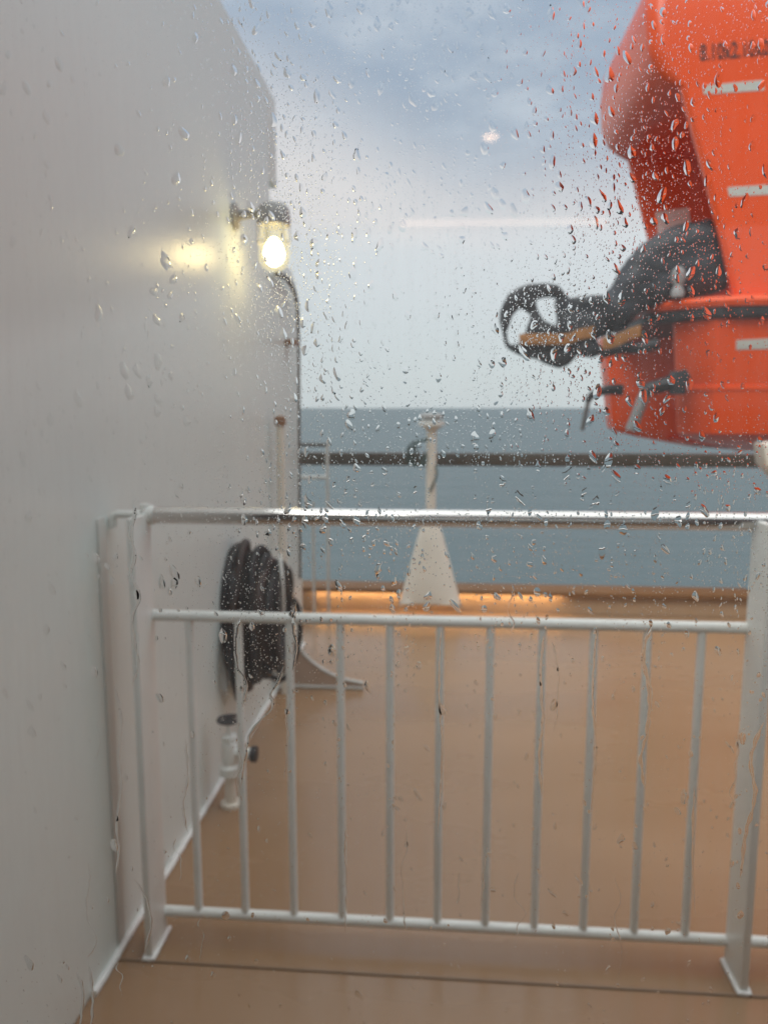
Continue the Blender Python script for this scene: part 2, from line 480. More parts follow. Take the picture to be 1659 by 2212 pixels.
tube(bm, [(hb.x + 0.02, hb.y, hz(1625)), (hb.x + 0.075, hb.y - 0.01, hz(1625))], 0.02, 14)
build('bonnet', bm, M['white'], hyd)
bm = BM()
hw = Vector((hb.x, hb.y, hz(1555)))
tube(bm, [(hw.x + 0.036 * math.cos(a), hw.y + 0.036 * math.sin(a), hw.z) for a in [2 * math.pi * k / 24 for k in range(24)]], 0.006, 8, closed=True)
for k in range(5):
    a = 2 * math.pi * k / 5
    tube(bm, [(hw.x, hw.y, hw.z), (hw.x + 0.036 * math.cos(a), hw.y + 0.036 * math.sin(a), hw.z)], 0.004, 6)
lathe(bm, [(0.012, -0.008), (0.012, 0.01), (0.004, 0.012)], hw, 12)
build('handwheel', bm, M['black'], hyd)
bm = BM(); lathe(bm, [(0.023, 0.0), (0.027, 0.002), (0.027, 0.02), (0.015, 0.022)], (hb.x + 0.075, hb.y - 0.01, hz(1625)), 16, 'X')
build('outlet_cap', bm, M['black'], hyd)

# ---------------------------------------------------------------- knee bracket beyond the coil
YK = atZ(700, 1487).y
bm_pts = [atY(x, y, YK) for x, y in ((785, 1487), (785, 1476), (740, 1466), (700, 1448), (668, 1424), (646, 1398), (630, 1362), (624, 1340))]
poly = [(p.x, max(p.z, 0.002)) for p in bm_pts]
poly = [(WX + 0.0, 0.002)] + poly + [(WX, poly[-1][1])]
kn = empty('knee_bracket', (WX, YK, 0), 'low white bracket plate with curved top edge between wall and deck', 'bracket')
kb = extrude_shape([poly], YK, 0.012); build('plate', kb, M['bracket'], kn)
bm = BM()
tube(bm, smoothpath([(p.x, YK - 0.004, max(p.z, 0.006)) for p in bm_pts[1:]], 4), 0.009, 10)
tube(bm, [(WX, YK - 0.006, 0.008), (bm_pts[0].x, YK - 0.006, 0.008)], 0.009, 10)
build('flange', bm, M['rodw'], kn)

# ---------------------------------------------------------------- near railing
YR = 1.78
def rp(x, y): return atY(x, y, YR)
zt = rp(829, 1118).z; zm = rp(829, 1340).z; zb = rp(829, 1993).z
xl = (atZ(322, 2076)).x + 0.0; xr = atY(1650, 1700, 1.735).x - 0.037
ya, ybk = atZ(322, 2076).y, atZ(322, 2076).y + 0.105
rail = empty('deck_railing', (xl, YR, 0), 'white steel railing with polished top rail just outside the window', 'railing')
def post(x, th=0.016, name='post', mat='white', dp=0.0):
    ybk = ya + (dp or 0.105)
    bm = BM(); box(bm, (x - th / 2, ya, 0.003), (x + th / 2, ybk, zt + 0.005), 0.003)
    p = build(name, bm, M[mat], rail)
    bm = BM()
    pr_ = [(x + th / 2 + 0.003, ybk + 0.01), (x + th / 2 + 0.003, ya - 0.003), (x - th / 2 - 0.003, ya - 0.003), (x - th / 2 - 0.003, ybk + 0.01)]
    pp = []
    for (a, b2) in zip(pr_, pr_[1:]):
        n_ = max(2, int(math.hypot(b2[0] - a[0], b2[1] - a[1]) / 0.008))
        pp += [(a[0] + (b2[0] - a[0]) * i / n_, a[1] + (b2[1] - a[1]) * i / n_, 0.006) for i in range(n_)]
    tube(bm, pp, 0.006, 8)
    build('weld', bm, M['weld'], p)
    return p
post(xl); post(xr, 0.018); post(xr + 1.45, 0.018)
bm = BM(); box(bm, (WX + 0.0005, ya + 0.02, 0.02), (WX + 0.003, ya + 0.06, zt), 0.001); build('wall_strip', bm, M['panel'], rail)
bm = BM(); tube(bm, [(xl + 0.012, YR, zt), (xr + 1.5, YR, zt)], 0.0205, 32)
build('top_rail', bm, M['steel'], rail)
bm = BM(); lathe(bm, [(0.012, -0.012), (0.023, -0.006), (0.023, 0.014), (0.021, 0.016)], (xl + 0.004, YR, zt), 24, 'X')
tube(bm, [(xl - 0.002, YR, zt + 0.005), (xl - 0.002, YR, zt + 0.026)], 0.014, 16)
build('end_fitting', bm, M['white'], rail)
for nm, z_, xa, xb_, r_ in (('mid_rail', zm, xl + 0.004, xr + 0.0, 0.0135), ('bottom_rail', zb, xl + 0.004, xr + 1.45, 0.0135)):
    bm = BM(); tube(bm, [(xa, YR, z_), (xb_, YR, z_)], r_, 24); build(nm, bm, M['white'], rail)
for x in (409, 515, 625, 735, 843, 951, 1060, 1172, 1284, 1400, 1517):
    X = rp(x, 1355).x
    bm = BM(); tube(bm, [(X, YR, zb), (X, YR, zm)], 0.0098, 16); build('baluster', bm, M['white'], rail)
for k in range(10):
    X = xr + 0.125 * (k + 1)
    bm = BM(); tube(bm, [(X, YR, zb), (X, YR, zt)], 0.0098, 16); build('baluster', bm, M['white'], rail)
# thin frame between the end post and the wall
bm = BM()
fp = [(xl - 0.006, YR - 0.02, zt + 0.004), (WX + 0.022, YR - 0.02, zt + 0.004), (WX + 0.012, YR - 0.02, zt - 0.004), (WX + 0.012, YR - 0.02, zt - 0.03)]
tube(bm, fp, 0.009, 14)
build('wall_link', bm, M['white'], rail)

# ---------------------------------------------------------------- outer handrail + cone stanchion
YH = 5.22
zh0, zh1 = atY(829, 1005, YH).z, atY(829, 977, YH).z
orl = empty('outer_handrail', (-1.2, YH, 0), 'dark wooden handrail along the outer deck edge above the sea', 'handrail')
bm = BM(); box(bm, (-1.3, YH - 0.05, zh0), (12, YH + 0.05, zh1), 0.018)
build('wooden_rail', bm, M['wood'], orl)
xs_ = atY(930, 1200, YH).x
for X in (xs_ + 4.2, xs_ + 8.4):
    bm = BM(); tube(bm, [(X, YH, zc + 0.012), (X, YH, zh0)], 0.03, 16); build('stanchion', bm, M['white'], orl)
bm = BM(); tube(bm, [(-1.25, YH, zc + 0.01), (-1.25, YH, zh0)], 0.02, 16); build('stanchion', bm, M['white'], orl)

YP = 4.82
cn = atY(930, 1200, YP)
def pz(y): return atY(930, y, YP).z
def pr2(px): return px / F * YP
mast = empty('lantern_post', (cn.x, YP, 0), 'white post on a wide cone foot with a lantern on top', 'lantern post')
z0 = pz(1314); z1_ = pz(1140)
bm = BM()
seg = 56; rings = []
for i, tt in enumerate(np.linspace(0, 1, 12)):
    ring = []
    for k in range(seg):
        a = 2 * math.pi * k / seg
        r = pr2(67) * (1 - tt) + pr2(19) * tt
        z = z0 + (z1_ - z0) * tt
        if i == 0: z = z0 + 0.055 * abs(math.sin(a)) ** 1.0
        ring.append(bm.verts.new((cn.x + r * math.cos(a), YP + 0.6 * r * math.sin(a), z)))
    rings.append(ring)
for A, B in zip(rings, rings[1:]):
    for k in range(seg): bm.faces.new((A[k], A[(k + 1) % seg], B[(k + 1) % seg], B[k]))
bm.faces.new(rings[-1])
cone = build('cone_foot', bm, M['cream'], mast)
sm_ = cone.modifiers.new('solid', 'SOLIDIFY'); sm_.thickness = 0.012; sm_.offset = -1
bm = BM(); tube(bm, [(cn.x, YP, pz(1150)), (cn.x, YP, pz(926))], 0.0, 20, rfun=lambda t_: pr2(11))
build('pole', bm, M['cream'], mast)
bm = BM()
lathe(bm, [(pr2(10), pz(930)), (pr2(20), pz(922)), (pr2(28), pz(919)), (pr2(29), pz(910)), (pr2(15), pz(907))], (cn.x, YP, 0), 28)
build('collar', bm, M['white'], mast)
bm = BM()
lathe(bm, [(pr2(14), pz(908)), (pr2(24), pz(906)), (pr2(25), pz(897)), (pr2(20), pz(893)), (pr2(6), pz(891))], (cn.x, YP, 0), 28)
build('lantern', bm, M['grey'], mast)
bm = BM()
for k in range(7):
    o_x = -0.09 - 0.02 * (k % 3)
    tube(bm, smoothpath([(cn.x - 0.02, YP - 0.05, pz(945 + k)), (cn.x + o_x, YP - 0.06 - .01 * k, pz(958)), (cn.x + o_x - 0.045 + .012 * k, YP - 0.06, pz(992 + 2 * k)), (cn.x + o_x + 0.05, YP - 0.06, pz(1002)), (cn.x - 0.03, YP - 0.05, pz(975))], 6), 0.0045, 6)
tube(bm, smoothpath([(cn.x + 0.03, YP - 0.04, pz(1003)), (cn.x + 0.035, YP - 0.05, pz(1025)), (cn.x + 0.01, YP - 0.045, pz(1048)), (cn.x - 0.01, YP - 0.04, pz(1060))], 6), 0.007, 6)
build('green_rope', bm, material('rope', (0.05, 0.08, 0.07), 0.8), mast)
# small white gate by the far corner
YG = 4.9
gx0, gx1 = atY(664, 1000, YG).x, atY(707, 1000, YG).x
gate = empty('side_gate', (gx0, YG, 0), 'small white tube gate between far wall corner and outer rail', 'gate')
gt = atY(707, 958, YG).z
for X, zt_ in ((gx1, gt), (atY(676, 1100, YG).x, atY(676, 1085, YG).z)):
    bm = BM(); tube(bm, [(X, YG, 0.0), (X, YG, zt_)], 0.010, 12); build('upright', bm, M['rodw'], gate)
for yy, mt in ((961, 'wood'), (1031, 'rodw')):
    bm = BM(); z_ = atY(690, yy, YG).z
    tube(bm, [(gx0 - 0.05, YG, z_), (gx1, YG, z_)], 0.012, 12); build('crossbar', bm, M[mt], gate)
# low white edge where the coaming meets the wall corner
bm = BM()
pcs = [atY(628, 1312, 4.5), atY(640, 1293, 4.85), atY(662, 1262, 5.4)]
tube(bm, pcs, 0.016, 10)
eg = build('deck_edge_pipe', bm, M['white']); tag(eg, 'low white pipe slanting from the wall corner to the coaming', 'pipe')

# ---------------------------------------------------------------- lifeboat
NX = 8.1
def rrect(x0, x1, y0, y1, r, n=6, cham=None):
    """rounded rectangle in plan; starts at the near aft corner, 4 corners x (n+1) points"""
    pts = []
    cs = ((x0 + r, y0 + r, math.pi, 1.5 * math.pi), (x1 - r, y0 + r, 1.5 * math.pi, 2 * math.pi), (x1 - r, y1 - r, 0, .5 * math.pi), (x0 + r, y1 - r, .5 * math.pi, math.pi))
    for cx_, cy_, a0, a1 in cs:
        for k in range(n + 1):
            a = a0 + (a1 - a0) * k / n
            pts.append((cx_ + r * math.cos(a), cy_ + r * math.sin(a)))
    return pts
def loft(bm, rings, cap0=True, cap1=True):
    vr = [[bm.verts.new(p) for p in r] for r in rings]
    for A, B in zip(vr, vr[1:]):
        n = len(A)
        for k in range(n): bm.faces.new((A[k], A[(k + 1) % n], B[(k + 1) % n], B[k]))
    if cap0: bm.faces.new(vr[0][::-1])
    if cap1: bm.faces.new(vr[-1])
BY0, BY1 = 6.0, 8.05
boat = empty('lifeboat', (2.0, 7.0, 1.1), 'big orange enclosed lifeboat hanging outboard at the upper right', 'lifeboat')
# canopy: lower house with a deep alcove at the stern, rounded hood above
def alcove(xr_, y0, y1, z, dep):
    x1 = 1.6 + NX - (xr_ - 1.6)
    half = [(xr_ + 0.03, y0), (xr_, y0 + 0.03), (xr_, y0 + 0.07), (xr_ + dep, y0 + 0.10), (xr_ + dep, y1 - 0.12), (xr_ + .01, y1 - 0.08), (xr_, y1 - 0.03), (xr_ + 0.03, y1)]
    xm = 1.6 + NX / 2
    pts = half[::-1] + [(2 * xm - x, y) for x, y in half]
    return [(x, y, z) for x, y in pts]
bm = BM()
loft(bm, [alcove(x, y0, y1, z, 1.1) for z, x, y0, y1 in ((2.13, 2.15, 6.08, 7.93), (2.5, 2.05, 6.09, 7.93), (3.0, 1.91, 6.12, 7.92), (3.5, 1.76, 6.155, 7.92), (3.702, 1.70, 6.168, 7.92))])
house = build('canopy_house', bm, M['orange'], boat)
bm = BM(); rings = []
for z, xr_, y0, y1, r in ((3.70, 1.69, 6.168, 7.94, .05), (3.76, 1.60, 6.172, 8.0, .10), (3.84, 1.53, 6.178, 8.06, .11), (4.0, 1.47, 6.19, 8.10, .12), (4.25, 1.45, 6.215, 8.10, .12), (4.45, 1.46, 6.25, 8.06, .15), (4.66, 1.56, 6.31, 7.98, .28), (4.88, 1.70, 6.42, 7.85, .30), (5.04, 1.86, 6.55, 7.7, .32), (5.12, 2.2, 6.85, 7.5, .3)):
    x1 = 1.6 + NX - (xr_ - 1.6)
    rings.append([(x, y, z) for x, y in rrect(xr_, x1, y0, y1, r, 7)])
loft(bm, rings)
cano = build('canopy', bm, M['orange'], boat)
# hull
def hull_ring(z, f, inset=0.0):
    """f 0..1 from bottom to gunwale"""
    ny = BY0 + 0.16 * (1 - f) ** 1.3 + inset; fy = BY1 - 0.16 * (1 - f) ** 1.3 - inset
    s = 0.12 * (1 - f) + inset
    a = [(1.62 + s, 7.62), (1.50 + s, 7.66), (1.50 + s, 7.95), (1.70 + s, fy)]
    half = [(1.98 + s * .6, ny), (1.76 + s, ny + 0.24), (1.755 + s, ny + 0.30), (2.20 + s, ny + 0.34), (2.20 + s, 7.56)] + a
    xm = 1.6 + NX / 2
    pts = list(half[::-1])                       # from far aft to near aft
    pts += [(2 * xm - x, y) for x, y in half]    # near fore .. far fore
    return [(x, y, z) for x, y in pts]
bm = BM(); rings = []
for z, f, ins in ((0.98, 0, 0.75), (1.06, 0, 0.30), (1.12, 0.02, 0.06), (1.15, 0.04, 0.01), (1.25, .12, 0), (1.48, 0.35, 0), (1.485, 0.35, -0.012), (1.515, 0.36, -0.012), (1.52, 0.36, 0), (1.8, 0.75, 0), (2.02, 1.0, 0)):
    rings.append(hull_ring(z, f, ins))
loft(bm, rings)
hull = build('hull', bm, M['orange'], boat)
# gunwale lip and rub rail follow a rounded plan
def gun(z, o):
    return [(x, y, z) for x, y in rrect(1.62 - o, 1.6 + NX - 0.02 + o, 5.97 - o, 8.07 + o, 0.62, 14)]
bm = BM(); loft(bm, [gun(2.085, -0.02), gun(2.09, 0.03), gun(2.13, 0.045), gun(2.16, 0.03), gun(2.175, -0.04)])
build('gunwale', bm, M['orange'], boat)
bm = BM(); loft(bm, [gun(2.00, -0.05), gun(2.0, 0.02), gun(2.02, 0.045), gun(2.07, 0.05), gun(2.083, 0.02), gun(2.084, -0.05)])
build('rub_rail', bm, M['black'], boat)
# reflective tape and lettering are projected on to the shell
from mathutils.bvhtree import BVHTree
def bvh(o):
    off = parent_world(o)
    me = o.data
    return BVHTree.FromPolygons([tuple(v.co + off) for v in me.vertices], [tuple(p.vertices) for p in me.polygons])
bv_c, bv_h, bv_a = bvh(cano), bvh(hull), bvh(house)
def hit(bv, x, y):
    d = ray(x, y).normalized()
    if bv is bv_h: r = bv.ray_cast(Vector((0, 0, H)), d)
    else: r = min((q for q in (bv_c.ray_cast(Vector((0, 0, H)), d), bv_a.ray_cast(Vector((0, 0, H)), d)) if q[0]), key=lambda q: q[3])
    return r[0], r[1], d
def patch(bv, quad, parent, mat, name='reflective_tape', nu=14, nv=4, lift=0.004):
    (ax, ay), (bx_, by_), (cx_, cy_), (dx_, dy_) = quad
    bm = BM(); g = []
    for j in range(nv + 1):
        row = []
        for i in range(nu + 1):
            u, v = i / nu, j / nv
            x = (ax * (1 - u) + bx_ * u) * (1 - v) + (dx_ * (1 - u) + cx_ * u) * v
            y = (ay * (1 - u) + by_ * u) * (1 - v) + (dy_ * (1 - u) + cy_ * u) * v
            p, n, d = hit(bv, x, y)
            if n.dot(d) > 0: n = -n
            row.append((p, n))
        g.append(row)
    top = [[bm.verts.new(p + n * lift) for p, n in r] for r in g]
    bot = [[bm.verts.new(p - n * 0.004) for p, n in r] for r in g]
    for j in range(nv):
        for i in range(nu):
            bm.faces.new((top[j][i], top[j][i + 1], top[j + 1][i + 1], top[j + 1][i]))
            bm.faces.new((bot[j][i], bot[j + 1][i], bot[j + 1][i + 1], bot[j][i + 1]))
    def side(a, b):
        for k in range(len(a) - 1): bm.faces.new((a[k], b[k], b[k + 1], a[k + 1]))
    side(top[0], bot[0]); side(top[-1][::-1], bot[-1][::-1])
    side([r[0] for r in top][::-1], [r[0] for r in bot][::-1]); side([r[-1] for r in top], [r[-1] for r in bot])
    return build(name, bm, mat, parent)
patch(bv_c, ((1518, 184), (1648, 172), (1651, 194), (1520, 203)), boat, M['tape'])
patch(bv_c, ((1571, 404), (1662, 398), (1668, 419), (1575, 424)), boat, M['tape'])
patch(bv_h, ((1590, 734), (1668, 730), (1668, 753), (1590, 755)), boat, M['tape'])
patch(bv_c, ((1415, 458), (1487, 447), (1498, 522), (1424, 530)), boat, material('shade_lifted_tape', (0.86, 0.86, 0.80), 0.5, var=0.06, scale=20))  # same tape in a lighter colour, offsetting the alcove's shade
# lettering
fc = bpy.data.curves.new('txt', 'FONT'); fc.body = '8.10x2.10x0.9'; fc.size = 1.0; fc.space_character = 1.0; fc.offset = 0.018
fo = bpy.data.objects.new('txt', fc); COL.objects.link(fo)
dg = bpy.context.evaluated_depsgraph_get(); dg.update()
tm = bpy.data.meshes.new_from_object(fo.evaluated_get(dg))
bm = BM(); bm.from_mesh(tm)
bpy.data.objects.remove(fo)
wmax = max(v.co.x for v in bm.verts)
bmesh.ops.subdivide_edges(bm, edges=[e for e in bm.edges if e.calc_length() > 0.12], cuts=1)
for v in bm.verts:
    u = v.co.x / wmax; w_ = v.co.y / 0.73
    p, n, d = hit(bv_c, 1511 + u * 172, 130 - u * 14 - w_ * 36)
    if n.dot(d) > 0: n = -n
    v.co = p + n * 0.004
build('dimension_marking', bm, M['ink'], boat, smooth=False)

# black canvas cover over the aft release gear
YT = 6.75
def poly_px(pts, Y):
    return [(atY(x, y, Y).x, atY(x, y, Y).z) for x, y in pts]
def cloth(name, outlines, Y, th, mat, parent, bev=0.03, amp=0.02, seed=0.0, sub=2):
    bm = extrude_shape([poly_px(o, Y) for o in outlines], Y, th, bevel=bev)
    bmesh.ops.triangulate(bm, faces=bm.faces)
    for _ in range(sub):
        es = [e for e in bm.edges if e.calc_length() > 0.06]
        if es: bmesh.ops.subdivide_edges(bm, edges=es, cuts=1)
        bmesh.ops.triangulate(bm, faces=bm.faces)
    bm.normal_update()
    for v in bm.verts:
        n = noise.noise(v.co * 5.0 + Vector((seed, 0, 0))) + 0.5 * noise.noise(v.co * 13 + Vector((0, seed, 0)))
        v.co += v.normal * amp * n
    return build(name, bm, mat, parent)
def rounded(pts, k=5):
    q = [Vector((x, y, 0)) for x, y in pts]
    out = []
    n = len(q)
    for i in range(n):
        p0, p1, p2 = q[i - 1], q[i], q[(i + 1) % n]
        a = p1.lerp(p0, 0.28); b2 = p1.lerp(p2, 0.28)
        for j in range(k + 1):
            t_ = j / k
            c_ = a * (1 - t_) ** 2 + p1 * 2 * t_ * (1 - t_) + b2 * t_ * t_
            out.append((c_.x, c_.y))
    return out
cloth('gear_cover', [rounded([(1302, 690), (1300, 655), (1322, 620), (1345, 575), (1378, 535), (1420, 506), (1480, 484), (1528, 477), (1548, 540), (1566, 628), (1500, 640), (1410, 655), (1372, 684), (1340, 716)])], 6.42, 0.45, M['tarp'], boat, bev=0.10, amp=0.03, seed=2)
cloth('gear_arm', [rounded([(1205, 640), (1228, 645), (1262, 642), (1310, 640), (1345, 655), (1345, 700), (1318, 724), (1285, 732), (1305, 760), (1275, 772), (1230, 765), (1200, 700)])], 6.5, 0.22, M['tarp'], boat, bev=0.05, amp=0.025, seed=5)
# ring with hub
ringo = [(1080, 700), (1082, 665), (1100, 636), (1130, 618), (1170, 613), (1205, 618), (1228, 640), (1246, 680), (1248, 730), (1245, 768), (1214, 797), (1165, 778), (1110, 762), (1092, 745)]
hole1 = [(1154, 648), (1180, 636), (1220, 644), (1228, 672), (1210, 688), (1196, 706), (1172, 694)]
hole2 = [(1094, 718), (1104, 686), (1126, 664), (1146, 680), (1138, 710), (1120, 742), (1098, 744)]
cloth('release_ring', [rounded(ringo), rounded(hole1), rounded(hole2)], 6.5, 0.16, M['black'], boat, bev=0.02, amp=0.018, seed=9)
def ribbon(pts, Y, r, mat, name, parent, flat=1.0):
    P = smoothpath([atY(x, y, Y) for x, y in pts], 8)
    bm = BM(); tube(bm, P, r, 12)
    return build(name, bm, mat, parent)
def strapm(pts, Y, hpx, name='strap'):
    top = [atY(x, y - hpx / 2, Y) for x, y in pts]; bot = [atY(x, y + hpx / 2, Y) for x, y in pts]
    poly = [(p.x, p.z) for p in smoothpath(top, 5)] + [(p.x, p.z) for p in smoothpath(bot, 5)[::-1]]
    return build(name, extrude_shape([poly], Y, 0.02, bevel=0.004), M['strap'], boat)
strapm([(1122, 733), (1170, 732), (1225, 732), (1252, 722), (1284, 716)], 6.37, 24)
strapm([(1302, 742), (1330, 736), (1360, 722), (1384, 714)], 6.16, 26)
bm = BM(); tube(bm, smoothpath([atY(1300, 762, 6.3), atY(1340, 752, 6.3), atY(1385, 750, 6.2), atY(1420, 742, 6.2)], 6), 0.045, 12)
build('painter_roll', bm, M['black'], boat)
bm = BM(); pz_ = atY(1465, 600, 6.12)
lathe(bm, [(0.045, -0.14), (0.05, -0.1), (0.03, -0.06), (0.055, 0.0), (0.05, 0.05), (0.02, 0.08)], pz_, 18)
build('cleat', bm, M['grey'], boat)
# rudder brackets
def brk(pts, Y, r, mat, rf=None):
    bm = BM(); tube(bm, smoothpath([atY(x, y, Y) for x, y in pts], 8), r, 14, rfun=rf); return bm
bk = build('rudder_bracket', brk([(1345, 842), (1318, 841), (1298, 845), (1280, 852), (1268, 868)], 7.3, .05, None, lambda t_: 0.055 - 0.028 * t_), M['black'], boat)
build('rod', brk([(1272, 862), (1264, 895), (1257, 930)], 7.3, .022, None), M['rod'], bk)
bk2 = build('rudder_bracket', brk([(1485, 812), (1450, 826), (1415, 836), (1395, 842)], 6.15, .06, None, lambda t_: 0.062 - 0.01 * t_), M['black'], boat)
build('rod', brk([(1398, 840), (1386, 868), (1374, 900), (1362, 930)], 6.2, .045, None), M['rod'], bk2)
bm = BM(); q0 = atY(1466, 830, 6.05); box(bm, q0 - Vector((0.045, 0.05, 0.075)), q0 + Vector((0.045, 0.10, 0.10)), 0.015)
build('bracket_block', bm, M['black'], bk2)

# davit cradle foot at the right edge
YV = 4.6
pts = [(1638, 957), (1700, 950), (1780, 950), (1780, 1120), (1720, 1090), (1660, 1022), (1642, 1002)]
db = extrude_shape([poly_px(pts, YV)], YV, 0.16, bevel=0.015)
dv = build('davit_cradle', db, M['cream'])
tag(dv, 'pale slanted steel davit cradle end under the lifeboat at the right edge', 'davit')
pA = atY(1740, 1100, YV)
bm = BM(); box(bm, (pA.x - 0.06, YV - 0.06, 0.0), (pA.x + 0.06, YV + 0.06, pA.z + 0.1), 0.01)
build('davit_leg', bm, M['cream'], dv)

# ---------------------------------------------------------------- the window
win = empty('cabin_window', (0.05, PANE_Y, 1.3), 'clear cabin window pane covered in rain between viewer and deck', 'window')
pm = bpy.data.materials.new('window_glass'); pm.use_nodes = True
t = pm.node_tree; t.nodes.clear()
o_ = t.nodes.new('ShaderNodeOutputMaterial'); mx = t.nodes.new('ShaderNodeMixShader'); tr = t.nodes.new('ShaderNodeBsdfTransparent')
tr.inputs[0].default_value = (0.96, 0.975, 0.97, 1)
gl = t.nodes.new('ShaderNodeBsdfGlossy'); gl.inputs['Roughness'].default_value = 0.03
fr = t.nodes.new('ShaderNodeFresnel'); fr.inputs[0].default_value = 1.5
t.links.new(fr.outputs[0], mx.inputs[0]); t.links.new(tr.outputs[0], mx.inputs[1]); t.links.new(gl.outputs[0], mx.inputs[2]); t.links.new(mx.outputs[0], o_.inputs[0])
# thin film of water and salt on the glass: a little scattered light, streaked downwards
c = t.nodes.new('ShaderNodeTexCoord'); mpp = t.nodes.new('ShaderNodeMapping'); mpp.inputs['Scale'].default_value = (75, 1, 9)
n_ = t.nodes.new('ShaderNodeTexNoise'); n_.inputs['Scale'].default_value = 2.5; n_.inputs['Detail'].default_value = 6
t.links.new(c.outputs['Object'], mpp.inputs[0]); t.links.new(mpp.outputs[0], n_.inputs[0])
rm = t.nodes.new('ShaderNodeMapRange'); rm.inputs[1].default_value = 0.3; rm.inputs[2].default_value = 0.7; rm.inputs[3].default_value = 0.014; rm.inputs[4].default_value = 0.058
t.links.new(n_.outputs[0], rm.inputs[0])
tl = t.nodes.new('ShaderNodeBsdfTranslucent'); tl.inputs[0].default_value = (0.9, 0.92, 0.92, 1)
m3 = t.nodes.new('ShaderNodeMixShader'); t.links.new(rm.outputs[0], m3.inputs[0]); t.links.new(tr.outputs[0], m3.inputs[1]); t.links.new(tl.outputs[0], m3.inputs[2])
t.links.new(m3.outputs[0], mx.inputs[1])
bm = BM()
WA, WB_, WC, WD = -0.62, 0.95, 0.62, 2.05
vs = [bm.verts.new(p) for p in ((WA, PANE_Y, WC), (WB_, PANE_Y, WC), (WB_, PANE_Y, WD), (WA, PANE_Y, WD))]
bm.faces.new(vs)
build('pane', bm, pm, win, smooth=False)
bm = BM()
for a, b2 in (((WA - .06, WC - .06), (WA, WD + .06)), ((WB_, WC - .06), (WB_ + .06, WD + .06)), ((WA + .001, WC - .06), (WB_ - .001, WC)), ((WA + .001, WD), (WB_ - .001, WD + .06))):
    box(bm, (a[0], PANE_Y - 0.04, a[1]), (b2[0], PANE_Y + 0.03, b2[1]), 0.004)
build('window_frame', bm, M['frame'], win)
# unseen deckhouse front around the window, put in dark to shade deck and rails
bm = BM()
zt2 = 2.42
for a, b2 in (((WX + .0, 0.0), (WA - .061, zt2)), ((WB_ + .061, 0.0), (7.0, zt2)), ((WA - .06, 0.0), (WB_ + .06, WC - .061)), ((WA - .06, WD + .061), (WB_ + .06, zt2))):
    box(bm, (a[0], PANE_Y - 0.05, a[1]), (b2[0], PANE_Y + 0.02, b2[1]), 0)
build('deckhouse_front', bm, M['dfront'], None, smooth=False)
bpy.data.objects['deckhouse_front']['label'] = 'unseen dark grey deckhouse front around the window, added to shade deck and rails'
bpy.data.objects['deckhouse_front']['category'] = 'wall'
bm = BM(); box(bm, (WX, -3.6, 2.30), (1.7, PANE_Y - 0.051, 2.36), 0)
cz = build('cabin_ceiling', bm, M['grey'], None, smooth=False); tag(cz, kind='structure')

# cabin lamps whose reflection shows in the pane
def mirror_pos(x, y, Yback):
    p = atY(x, y, 2 * PANE_Y - Yback)
    return Vector((p.x, Yback, p.z))
mp_ = mirror_pos(1060, 292, -2.0)
dl = empty('ceiling_downlight', mp_, 'small warm downlight inside the cabin mirrored as an orange spot in the sky', 'downlight')
bm = BM(); lathe(bm, [(0.045, 0.045), (0.045, 0.0), (0.03, -0.002), (0.028, 0.03)], mp_, 24); build('housing', bm, M['grey'], dl)
bm = BM(); lathe(bm, [(0.027, 0.0), (0.027, -0.008), (0.012, -0.016)], mp_, 20)
build('bulb', bm, material('warm_glow', (1, .7, .5), 0.5, emis=(1.0, 0.62, 0.36), estr=11), dl)
bm = BM(); tube(bm, [mp_ + Vector((0, 0, 0.045)), Vector((mp_.x, mp_.y, 2.30))], 0.01, 8); build('stem', bm, M['grey'], dl)

mA, mB = mirror_pos(868, 482, -3.0), mirror_pos(1312, 478, -3.0)
lf = empty('tube_light', (mA + mB) / 2, 'long warm tube light inside the cabin mirrored as a faint peach streak above the horizon', 'tube light')
bm = BM(); tube(bm, [mA, mB], 0.016, 16); build('tube', bm, material('tube_glow', (1, .85, .7), 0.5, emis=(1.0, 0.66, 0.48), estr=3.2), lf)
bm = BM(); box(bm, (mA.x - 0.01, mA.y - 0.03, mA.z + 0.018), (mB.x + 0.01, mA.y + 0.03, mA.z + 0.05), 0.004); build('housing', bm, M['grey'], lf)

# ---------------------------------------------------------------- rain on the pane
rg = np.random.default_rng(11)
water = bpy.data.materials.new('water'); water.use_nodes = True
b = water.node_tree.nodes['Principled BSDF']
b.inputs['Base Color'].default_value = (1, 1, 1, 1); b.inputs['Roughness'].default_value = 0.0
b.inputs['IOR'].default_value = 1.33; b.inputs['Transmission Weight'].default_value = 1.0
PXM = PANE_Y / F                       # metres per picture unit on the pane
def pane_pt(x, y):
    p = atY(x, y, PANE_Y); return p.x, p.z
V_, F_ = [], []; nv = [0]
cells = {}
def clear_of(x, z, r, keep=True):
    """True when no drop placed before touches a disc of radius r at x, z"""
    c_ = 0.004
    i0, j0 = int(math.floor(x / c_)), int(math.floor(z / c_))
    for i in range(i0 - 1, i0 + 2):
        for j in range(j0 - 1, j0 + 2):
            for (a, b_, q) in cells.get((i, j), ()):
                if (a - x) ** 2 + (b_ - z) ** 2 < (q + r) ** 2: return False
    if keep: cells.setdefault((i0, j0), []).append((x, z, r))
    return True
